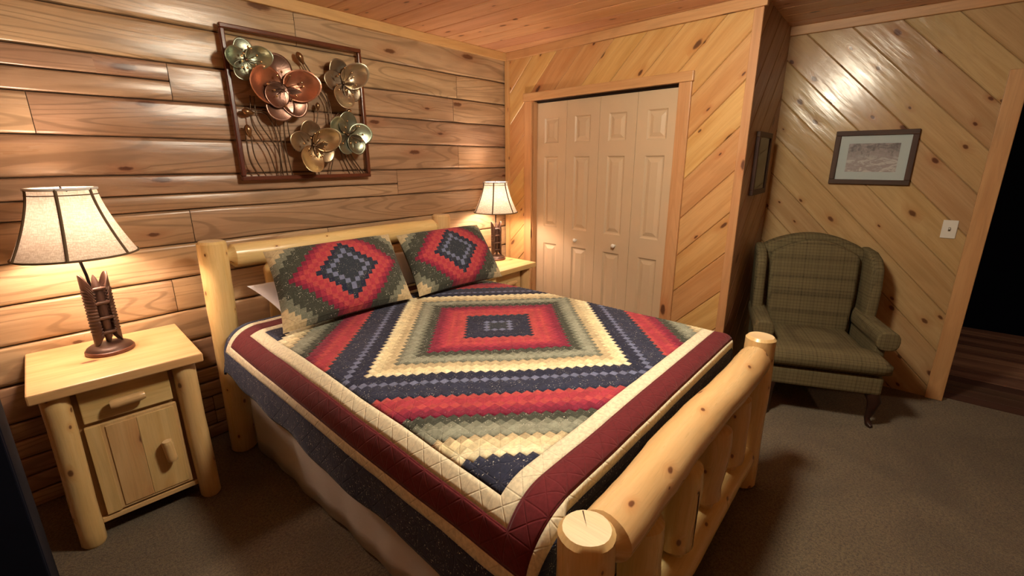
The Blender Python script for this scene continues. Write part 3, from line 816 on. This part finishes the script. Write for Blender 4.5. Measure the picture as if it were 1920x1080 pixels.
# ================================================================== NIGHTSTANDS
def nightstand(loc, label, rz=0):
    n_ = empty('nightstand', loc, rz); tag(n_, label, 'nightstand', 'log leg nightstands')
    bxo('top', (-.285, -.285, .715), (.285, .285, .757), 'night', n_, bevel=.006, grain=0)
    for (lx, ly) in ((-.215, -.215), (.215, -.215), (-.215, .22), (.215, .22)):
        o = log('leg', (lx-(.006 if lx < 0 else -.006), ly, 0), (lx, ly, .716), .043, n_, n=10, seg=18, wob=.04, bow=.004, r1=.045); shade_auto(o)
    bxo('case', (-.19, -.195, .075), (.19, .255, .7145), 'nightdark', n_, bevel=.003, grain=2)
    bxo('bottom_rail', (-.178, -.213, .075), (.178, -.1955, .098), 'night', n_, bevel=.003)
    dr = bxo('drawer_front', (-.153, -.217, .550), (.153, -.1955, .698), 'night', n_, bevel=.004, grain=0)
    o = log('drawer_pull', (-.062, -.250, .618), (.056, -.250, .624), .0205, dr, n=5, seg=14, wob=.05, bow=.001); shade_auto(o)
    dd = bxo('cabinet_door', (-.158, -.214, .108), (.160, -.1955, .532), 'night', n_, bevel=.004, grain=2)
    bxo('door_stile', (-.158, -.219, .108), (-.108, -.2142, .532), 'night', dd, bevel=.002, grain=2)
    bxo('door_panel', (-.094, -.2185, .122), (.010, -.2142, .518), 'night', dd, bevel=.003, grain=2)
    bxo('door_panel', (.0105, -.2185, .122), (.146, -.2142, .518), 'night', dd, bevel=.003, grain=2)
    o = log('door_pull', (.100, -.248, .268), (.092, -.248, .372), .0215, dd, n=5, seg=14, wob=.05, bow=.001); shade_auto(o)
    return n_
nightstand((.285, 2.645, 0), 'pine log leg nightstand with drawer and door, in open view at the siding wall', -.065)
nightstand((2.775, 2.645, 0), 'pine log leg nightstand tucked between the bed and the closet doors')

# ================================================================== TABLE LAMPS
def table_lamp(loc, sc, rz, label, off=(0, 0)):
    t = empty('table_lamp', loc, rz); t.scale = (sc, sc, sc); tag(t, label, 'lamp', 'bedside lamps')
    m = MB(); m.lathe([(.001, 0), (.086, 0), (.090, .004), (.090, .015), (.086, .018)], 36); b = m.build('base', 'copperrim', t, smooth=False, weld=True); shade_auto(b)
    m = MB(); m.lathe([(.086, .018), (.082, .026), (.070, .034), (.045, .042), (.001, .048)], 36); m.build('base_dome', 'bronze', t, smooth=True, weld=True)
    # two ribbed hull halves with slanting pointed tops
    for sd in (-1, 1):
        m = MB(); P = []; U = []
        nz_, na = 170, 12
        for i in range(nz_+1):
            row = []; ur = []
            for j in range(na+1):
                a = -1.5+3.0*j/na
                zt_, zb0 = .305+.065*math.cos(a), .085-.050*math.cos(a)
                z = zb0+(zt_-zb0)*i/nz_
                rib = .0023*math.sin(z*2*PI/.0145) if .095 < z < .305 else 0
                taper = 1.0
                r_ = .030+rib
                row.append(Vector((sd*(.022+r_*math.cos(a*taper)), -.004+(r_+.004)*math.sin(a)*taper, z)))
                ur.append((z, a*.03))
            P.append(row); U.append(ur)
        m.grid(P, U, flip=(sd < 0)); m.build('ribbed_hull', 'bronze', t, smooth=True, solid=.008)
    m = MB(); m.tube([(0, -.012, .045), (0, -.014, .08), (0, -.015, .2), (0, -.014, .29), (0, -.010, .345), (0, -.008, .362)], [.006, .016, .021, .020, .009, .002], 14); m.build('hull_spine', 'bronze', t, smooth=True)
    for z in (.098, .165, .235, .300):
        m = MB(); m.tube([(-.032, -.026, z-.002), (-.015, -.037, z+.001), (.015, -.037, z+.001), (.032, -.026, z-.002)], [.006, .008, .008, .006], 10); m.build('thwart', 'bronze', t, smooth=True)
    m = MB(); m.tube([(0, .004, .04), (off[0]*.6, .004+off[1]*.6, .36), (off[0], .004+off[1], .435)], .006, 12); m.build('rod', 'blackrod', t, smooth=True)
    m = MB(); m.tube([(0, .004, .43), (0, .004, .475)], .016, 14); m.build('socket', 'blackrod', t, smooth=True)
    m = MB(); m.lathe([(.012, .475), (.016, .485), (.028, .51), (.028, .53), (.018, .55), (.001, .556)], 18, c=(0, .004, 0)); m.build('bulb', 'bulb', t, smooth=True, weld=True)
    # bell shade
    def R(q): return .112+(.206-.112)*(q**1.45)
    zb, zt = .458, .735
    m = MB(); P = []; U = []; seg = 72
    for i in range(25):
        q = i/24; z = zt+(zb-zt)*q
        P.append([Vector((R(q)*(1-.012*abs(math.sin(3*th)))*math.cos(th), R(q)*(1-.012*abs(math.sin(3*th)))*math.sin(th), z)) for th in [2*PI*j/seg for j in range(seg+1)]])
        U.append([(z, j/seg) for j in range(seg+1)])
    m.grid(P, U, flip=False); sh = m.build('shade', 'shade', t, smooth=True)
    for k in range(6):
        th = 2*PI*k/6
        m = MB(); m.tube([Vector((R(q)*math.cos(th)*1.004, R(q)*math.sin(th)*1.004, zt+(zb-zt)*q)) for q in [i/12 for i in range(13)]], .0062, 8); m.build('shade_seam', 'piping', sh, smooth=True)
    for nm, q, rr, mt in (('top_rim', 0, .006, 'shaderim'), ('bottom_rim', 1, .0045, 'piping'), ('top_piping', .085, .0022, 'piping')):
        m = MB(); m.tube([Vector((R(q)*math.cos(2*PI*j/40)*1.002, R(q)*math.sin(2*PI*j/40)*1.002, zt+(zb-zt)*q)) for j in range(41)], rr, 8, cap=False); m.build(nm, mt, sh, smooth=True)
    m = MB()
    for k in range(3):
        th = 2*PI*k/3+.3; m.tube([(0, .004, .70), (R(0)*math.cos(th), R(0)*math.sin(th), .728)], .002, 6)
    m.tube([(0, .004, .70), (0, .004, .745)], .004, 8)
    for sd in (-1, 1): m.tube(curve([(0, .004, .474), (sd*.045, .004, .53), (sd*.045, .004, .64), (0, .004, .70)]), .0016, 6)
    m.build('spider', 'blackrod', t)
    ld = bpy.data.lights.new('bulb_light', 'POINT'); ld.energy = LAMP_W; ld.color = LAMP_COL; ld.shadow_soft_size = .05
    lo = bpy.data.objects.new('bulb_light', ld); COL.objects.link(lo); lo.parent = t; lo.location = (0, .004, .568)
    for o in ALLKIDS(t):
        if o.name.split('.')[0] in ('shade', 'spider', 'bulb', 'socket', 'bulb_light'): o.location.x += off[0]; o.location.y += off[1]
    return t
table_lamp((.285, 2.70, .757), 1.0, .25, 'lit bell shade lamp with ribbed bronze stem on the nightstand in open view', (-.026, .004))
table_lamp((2.93, 2.705, .757), .90, -.45, 'lit bell shade lamp on the nightstand beside the closet doors')

# ================================================================== METAL FLOWER WALL ART
art = empty('metal_flower_wall_art', (1.443, 2.90, 1.49)); tag(art, 'framed metal flower wall sculpture hanging above the bed', 'wall art')
FX0, FX1, FZ0, FZ1, FY = 1.03, 1.857, 1.492, 2.297, 2.900
fw = .024
for lo, hi in (((FX0, FY-.014, FZ1-fw), (FX1, FY+.014, FZ1)), ((FX0, FY-.014, FZ0), (FX1, FY+.014, FZ0+fw)), ((FX0, FY-.014, FZ0+fw), (FX0+fw, FY+.014, FZ1-fw)), ((FX1-fw, FY-.014, FZ0+fw), (FX1, FY+.014, FZ1-fw))):
    bxo('frame_bar', lo, hi, 'frame', art, bevel=.005)
def stem(pts, r=.0035): m = MB(); m.tube(curve([(a, FY-.008, b) for a, b in pts]), r, 7); m.build('stem', 'stem', art, smooth=True)
zb_ = FZ0+.012
stem([(1.125, zb_), (1.085, 1.60), (1.082, 1.74)]); stem([(1.165, zb_), (1.115, 1.62), (1.108, 1.74)])
stem([(1.225, zb_), (1.19, 1.66), (1.125, 1.80), (1.135, 1.95)]); stem([(1.26, zb_), (1.245, 1.66), (1.16, 1.82), (1.155, 1.95)])
stem([(1.245, zb_), (1.255, 1.70), (1.215, 1.85), (1.12, 1.862)]); stem([(1.285, zb_), (1.275, 1.70), (1.235, 1.86), (1.13, 1.875)])
stem([(1.315, zb_), (1.295, 1.70), (1.31, 1.88)]); stem([(1.345, 1.66), (1.325, 1.76), (1.325, 1.88)])
stem([(1.46, zb_), (1.452, 1.62)]); stem([(1.485, zb_), (1.475, 1.62)])
stem([(1.555, zb_), (1.60, 1.64), (1.62, 1.70)]); stem([(1.70, zb_), (1.655, 1.62), (1.64, 1.70)]); stem([(1.735, zb_), (1.68, 1.62), (1.66, 1.70)]); stem([(1.79, zb_), (1.70, 1.63), (1.67, 1.70)]); stem([(1.81, zb_), (1.73, 1.62), (1.69, 1.70)])
stem([(1.59, 1.82), (1.585, 1.95), (1.50, 2.08), (1.455, 2.16)]); stem([(1.605, 1.82), (1.60, 1.96), (1.51, 2.10), (1.465, 2.17)])
stem([(1.49, 1.78), (1.515, 1.86), (1.52, 1.90)]); stem([(1.63, 1.86), (1.66, 1.895), (1.72, 1.91)])
def bud(x, z, a, r=.019):
    m = MB(); m.lathe([(.0001, -2.0*r), (.35*r, -1.6*r), (.75*r, -.7*r), (r, .1*r), (.85*r, .8*r), (.5*r, 1.25*r), (.12*r, 1.5*r), (.0001, 1.55*r)], 16)
    rot = Matrix.Rotation(a, 3, 'Y'); m.v = [tuple(rot @ Vector(v)+Vector((x, FY-.012, z))) for v in m.v]; m.build('bud', 'bud', art, smooth=True, weld=True)
bud(1.444, 2.187, -.5, .021); bud(1.108, 1.863, -1.45, .020); bud(1.096, 1.765, -.1, .021); bud(1.521, 1.925, .05, .014); bud(1.733, 1.912, 1.3, .012)
def flower(x, z, petals, mat, y, seed):
    """petals: (angle, distance, radius, tilt, curl)"""
    f = empty('flower', (x, y, z)); f.parent = art
    random.seed(seed)
    for k, (an, ds, rd, tilt, curl) in enumerate(petals):
        an = math.radians(an); m = MB(); P = []; U = []
        cxp, czp = math.cos(an)*ds, math.sin(an)*ds
        for i in range(9):
            rr = i/8; row = []; ur = []
            for j in range(29):
                th = 2*PI*j/28
                lx, lz = rd*rr*math.cos(th)*(1+.04*math.sin(3*th+k)), rd*rr*math.sin(th)*.92
                rad = lx                           # radial direction: towards the tip
                yy = -curl*(rr**2)*rd*.50-.7*tilt*(rad+rd*.3)
                if math.cos(th) > .2: yy -= .25*rd*rr**3*math.cos(th)*curl
                gx, gz = lx*math.cos(an)-lz*math.sin(an), lx*math.sin(an)+lz*math.cos(an)
                row.append((cxp+gx, yy-.004*k, czp+gz)); ur.append((min(1, max(0, .5+lx/rd*.5)), th/6.28))
            P.append(row); U.append(ur)
        m.grid(P, U, flip=True); o = m.build('petal', mat if tilt > .3 else mat.replace('p_', 'd_'), f, smooth=True, weld=True, solid=.0015)  # flat petals get the shaded copy, tilted ones the lit copy
    ds0 = max(p[1] for p in petals)
    for k in range(11):
        an = 2*PI*k/11+random.uniform(-.2, .2); L = ds0*random.uniform(.55, 1.05)
        tip = Vector((math.cos(an)*L, -.045-random.uniform(0, .02), math.sin(an)*L))
        m = MB(); m.tube([(0, -.012, 0), tip*.5+Vector((0, -.012, 0)), tip], .0013, 5)
        m.lathe([(.0001, -.007), (.005, -.005), (.007, 0), (.005, .005), (.0001, .007)], 8, c=tip, mi=1); m.build('stamen', ['stem', 'bead'], f, smooth=True)
    m = MB(); m.lathe([(.0001, -.012), (.010, -.008), (.013, 0), (.010, .008), (.0001, .012)], 12, c=(0, -.014, 0)); m.build('flower_centre', 'stem', f, smooth=True, weld=True)
    return f
FYY = FY-.030
flower(1.128, 2.125, [(95, .055, .055, 0, .2), (175, .055, .060, .5, .6), (15, .055, .062, .55, .9), (-60, .055, .052, .1, .3), (-115, .060, .055, .1, .3)], 'p_green', FYY, 1)
flower(1.310, 2.000, [(100, .095, .090, .05, .25), (175, .100, .108, .5, .55), (12, .090, .096, .5, .7), (-55, .085, .085, .05, .3), (-110, .10, .090, 0, .2), (-140, .06, .075, .1, .3)], 'p_copper', FYY, 2)
flower(1.690, 2.070, [(105, .070, .072, .1, .3), (35, .075, .080, .6, 1.0), (170, .060, .065, 0, .2), (-100, .080, .075, .5, .5), (-40, .07, .062, .05, .2)], 'p_pale', FYY, 3)
flower(1.450, 1.690, [(95, .075, .072, .1, .35), (25, .080, .075, .6, .9), (165, .075, .070, .05, .2), (-110, .085, .080, .6, .6), (-30, .075, .068, .05, .2)], 'p_cream', FYY, 4)
flower(1.690, 1.760, [(150, .080, .072, .5, .6), (85, .072, .070, .1, .3), (5, .085, .075, .35, .3), (-110, .065, .062, .15, .3), (-50, .075, .065, .1, .4)], 'p_green', FYY, 5)
for o in [x for x in ALLKIDS(art)]:
    if o.type == 'MESH': o.matrix_parent_inverse = Matrix.Translation(-Vector(art.location))
    else: o.location = Vector(o.location)-Vector(art.location)
random.seed(11)

# ================================================================== FRAMED PICTURES, SWITCH
def picture(name, T, w_, h_, fwid, label, matb, pr, mat_f, glass=True):
    e = empty(name, T((w_/2, 0, 0))); tag(e, label, 'picture')
    def part(nm, lo, hi, mt, bevel=.003):
        return bxo(nm, lo, hi, mt, e, bevel=bevel, T=T)
    part('frame_bar', (0, .001, h_-fwid), (w_, .024, h_), mat_f); part('frame_bar', (0, .001, 0), (w_, .024, fwid), mat_f)
    part('frame_bar', (0, .001, fwid), (fwid, .024, h_-fwid), mat_f); part('frame_bar', (w_-fwid, .001, fwid), (w_, .024, h_-fwid), mat_f)
    part('mat_board', (fwid, .003, fwid), (w_-fwid, .010, h_-fwid), 'matboard' if matb else 'darkprint', 0)
    a = fwid+matb; m = MB(); q = [(a, .0115, a), (w_-a, .0115, a), (w_-a, .0115, h_-a), (a, .0115, h_-a)]
    m.face([T(p) for p in q], [(p[0]-a, p[2]-a) for p in q]); m.build('print', pr, e)
    if glass:
        part('glass_pane', (fwid, .0150, fwid), (w_-fwid, .0165, h_-fwid), 'glass', 0)
    world_children(e)
    return e
picture('framed_print', lambda p: Vector((XC-p[1], .487-p[0], 1.428+p[2])), .447, .355, .032, 'walnut framed grey landscape print with pale blue mat on the armchair wall', .052, 'print', 'frame2')
picture('framed_picture', lambda p: B2+SD2*(.245+p[0])+ND2*p[1]+Vector((0, 0, 1.362+p[2])), .40, .412, .035, 'dark brown framed picture on the shaded closet side wall', 0, 'darkprint', 'frame2')
sw = empty('light_switch', (XC, -.207, 1.10)); tag(sw, 'white toggle light switch plate beside the dark doorway', 'light switch')
bxo('plate', (XC-.008, -.244, 1.102), (XC-.0005, -.170, 1.218), 'white', sw, bevel=.004)
bxo('toggle_slot', (XC-.0095, -.2125, 1.148), (XC-.008, -.2015, 1.172), 'piping', sw, bevel=0)
bxo('toggle', (XC-.020, -.211, 1.160), (XC-.0095, -.203, 1.169), 'white', sw, bevel=.002)
world_children(sw)

# ================================================================== WING CHAIR
ch = empty('wing_chair', (3.555, .368, 0)); tag(ch, 'olive plaid tweed wing chair with dark cabriole legs in the corner', 'armchair')
ang = math.radians(22); ch.rotation_euler.z = -PI/2+ang      # local -Y faces the room
def cpart(nm, mb, bevel=.02, seg=3, sub=0):
    o = mb.build(nm, 'tweed', ch, smooth=True, recalc=True, bevel=bevel, bseg=seg); return o
m = MB(); m.box((-.315, -.36, .215), (.315, .30, .335)); 
o = m.build('seat_base', 'tweed', ch, weld=True, recalc=True, smooth=False, bevel=.02, bseg=3)
# seat cushion, slightly domed, wider in front of the arms (T cushion)
def cushion(w0, w1, y0, y1, z0, z1, dome):
    m = MB(); nu, nv = 16, 16
    def pt(a, b, top):
        wd = w0+(w1-w0)*(1 if b < .26 else 0 if b > .30 else (.30-b)/.04)
        x = (a-.5)*wd; y = y0+(y1-y0)*b; ed = min(a, 1-a, b, 1-b); e = min(1, ed/.10); e = math.sqrt(max(0, 1-(1-e)**2))
        zm = (z0+z1)/2; h = (z1-z0)/2
        return (x, y, zm+(h*(.45+.55*e)+(dome*math.sin(PI*a)*math.sin(PI*b) if top else 0))*(1 if top else -1))
    for top in (True, False):
        m.grid([[pt(i/nu, j/nv, top) for j in range(nv+1)] for i in range(nu+1)], None, flip=not top)
    for i in range(nu):
        for b in (0, 1): m.face([pt(i/nu, b, True), pt((i+1)/nu, b, True), pt((i+1)/nu, b, False), pt(i/nu, b, False)])
        for a in (0, 1): m.face([pt(a, i/nu, True), pt(a, (i+1)/nu, True), pt(a, (i+1)/nu, False), pt(a, i/nu, False)])
    return m
cu = cushion(.52, .66, -.385, .235, .338, .455, .018).build('seat_cushion', 'tweed', ch, smooth=True, weld=True, recalc=True)
# back: arched slab, leaning
def lean(p): return Vector((p[0], p[1]+(p[2]-.4)*.17, p[2]))
out = [(-.27, .34), (.27, .34), (.30, .62), (.325, .95)]
for i in range(13):
    t = i/12; out.append((.325-.65*t, .985+.105*math.sin(PI*t)**.8))
out += [(-.325, .95), (-.30, .62)]
m = MB(); m.prism([(a, b) for a, b in out], 1, .185, .315, T=lean); cpart('backrest', m, .035, 4)
# inner back pad
out2 = [(-.245, .43), (.245, .43), (.27, .70), (.275, .92)]
for i in range(11):
    t = i/10; out2.append((.275-.55*t, .955+.105*math.sin(PI*t)))
out2 += [(-.275, .92), (-.27, .70)]
m = MB(); m.prism(out2, 1, .125, .19, T=lean); cpart('back_cushion', m, .03, 4)
# wings
for sd in (-1, 1):
    w_out = [(.30, .50), (.06, .50), (.045, .62), (.035, .78), (.045, .90), (.085, .965), (.16, 1.0), (.30, 1.01)]
    def TW(p, sd=sd): return Vector((sd*(p[0]+(.02*(p[2]-.5))-(.0 if p[1] > .2 else (.2-p[1])*-.12)), p[1]+(p[2]-.4)*.12, p[2]))
    m = MB(); m.prism(w_out, 0, .285, .355, T=TW); cpart('wing', m, .028, 4)
# arms: rolled top, falling to the front
for sd in (-1, 1):
    P = []
    for i in range(9):
        t = i/8; y = .26-.50*t; zc = .545-.02*t; row = []
        wd = .052+.010*t
        cxm = sd*(.318+.022*t)
        for j in range(17):
            th = PI*(1.5-2*j/16*1.0)
            cxx, czz = math.cos(th), math.sin(th)
            sx = abs(cxx)**.8*(1 if cxx > 0 else -1); sz = abs(czz)**.8*(1 if czz > 0 else -1)
            row.append((cxm+sx*wd, y, zc+sz*.062))
        P.append(row)
    m = MB(); m.grid(P); m.face([p for p in P[0][:-1]]); m.face([p for p in P[-1][:-1]])
    ar = m.build('arm_roll', 'tweed', ch, smooth=True, weld=True, recalc=True, bevel=.010, bseg=3)
    m = MB(); m.box((min(sd*.285, sd*.345), -.215, .30), (max(sd*.285, sd*.345), .28, .52)); m.build('arm_panel', 'tweed', ch, weld=True, recalc=True, bevel=.018, bseg=3)
    # front legs cabriole, rear legs raked
    m = MB(); m.tube([(sd*.275, -.315, .225), (sd*.292, -.340, .17), (sd*.285, -.338, .11), (sd*.278, -.328, .05), (sd*.284, -.345, .018), (sd*.292, -.368, .010)], [.040, .036, .024, .016, .018, .010], 14)
    for k, v in enumerate(m.v): m.v[k] = (v[0], v[1], max(v[2], .0))
    m.build('leg', 'legwood', ch, smooth=True)
    m = MB(); m.tube([(sd*.26, .24, .225), (sd*.262, .26, .12), (sd*.268, .31, .0)], [.026, .022, .018], 10); m.build('leg', 'legwood', ch, smooth=True)

# ================================================================== DARK CABINET AT THE EDGE OF THE VIEW
cab = empty('tall_cabinet', (-.33, 1.86, 0)); tag(cab, 'near black navy cabinet standing beside the nightstand', 'cabinet')
bxo('body', (-.60, 1.62, .06), (-.066, 2.10, 1.25), 'navycab', cab, bevel=.008)
bxo('plinth', (-.58, 1.64, 0), (-.080, 2.08, .06), 'navycab', cab, bevel=0)
for k in range(2): 
    d_ = bxo('cabinet_door', (-.595+k*.266, 1.602, .08), (-.334+k*.266, 1.62, 1.23), 'navycab', cab, bevel=.003)
    m = MB(); m.lathe([(.0001, .03), (.010, .028), (.013, .02), (.006, .010), (.006, 0)], 14)
    m.v = [(-.36+k*.052+v[0], 1.602-v[2], .70+v[1]) for v in m.v]; m.build('knob', 'blackrod', d_, smooth=True, recalc=True)
world_children(cab)
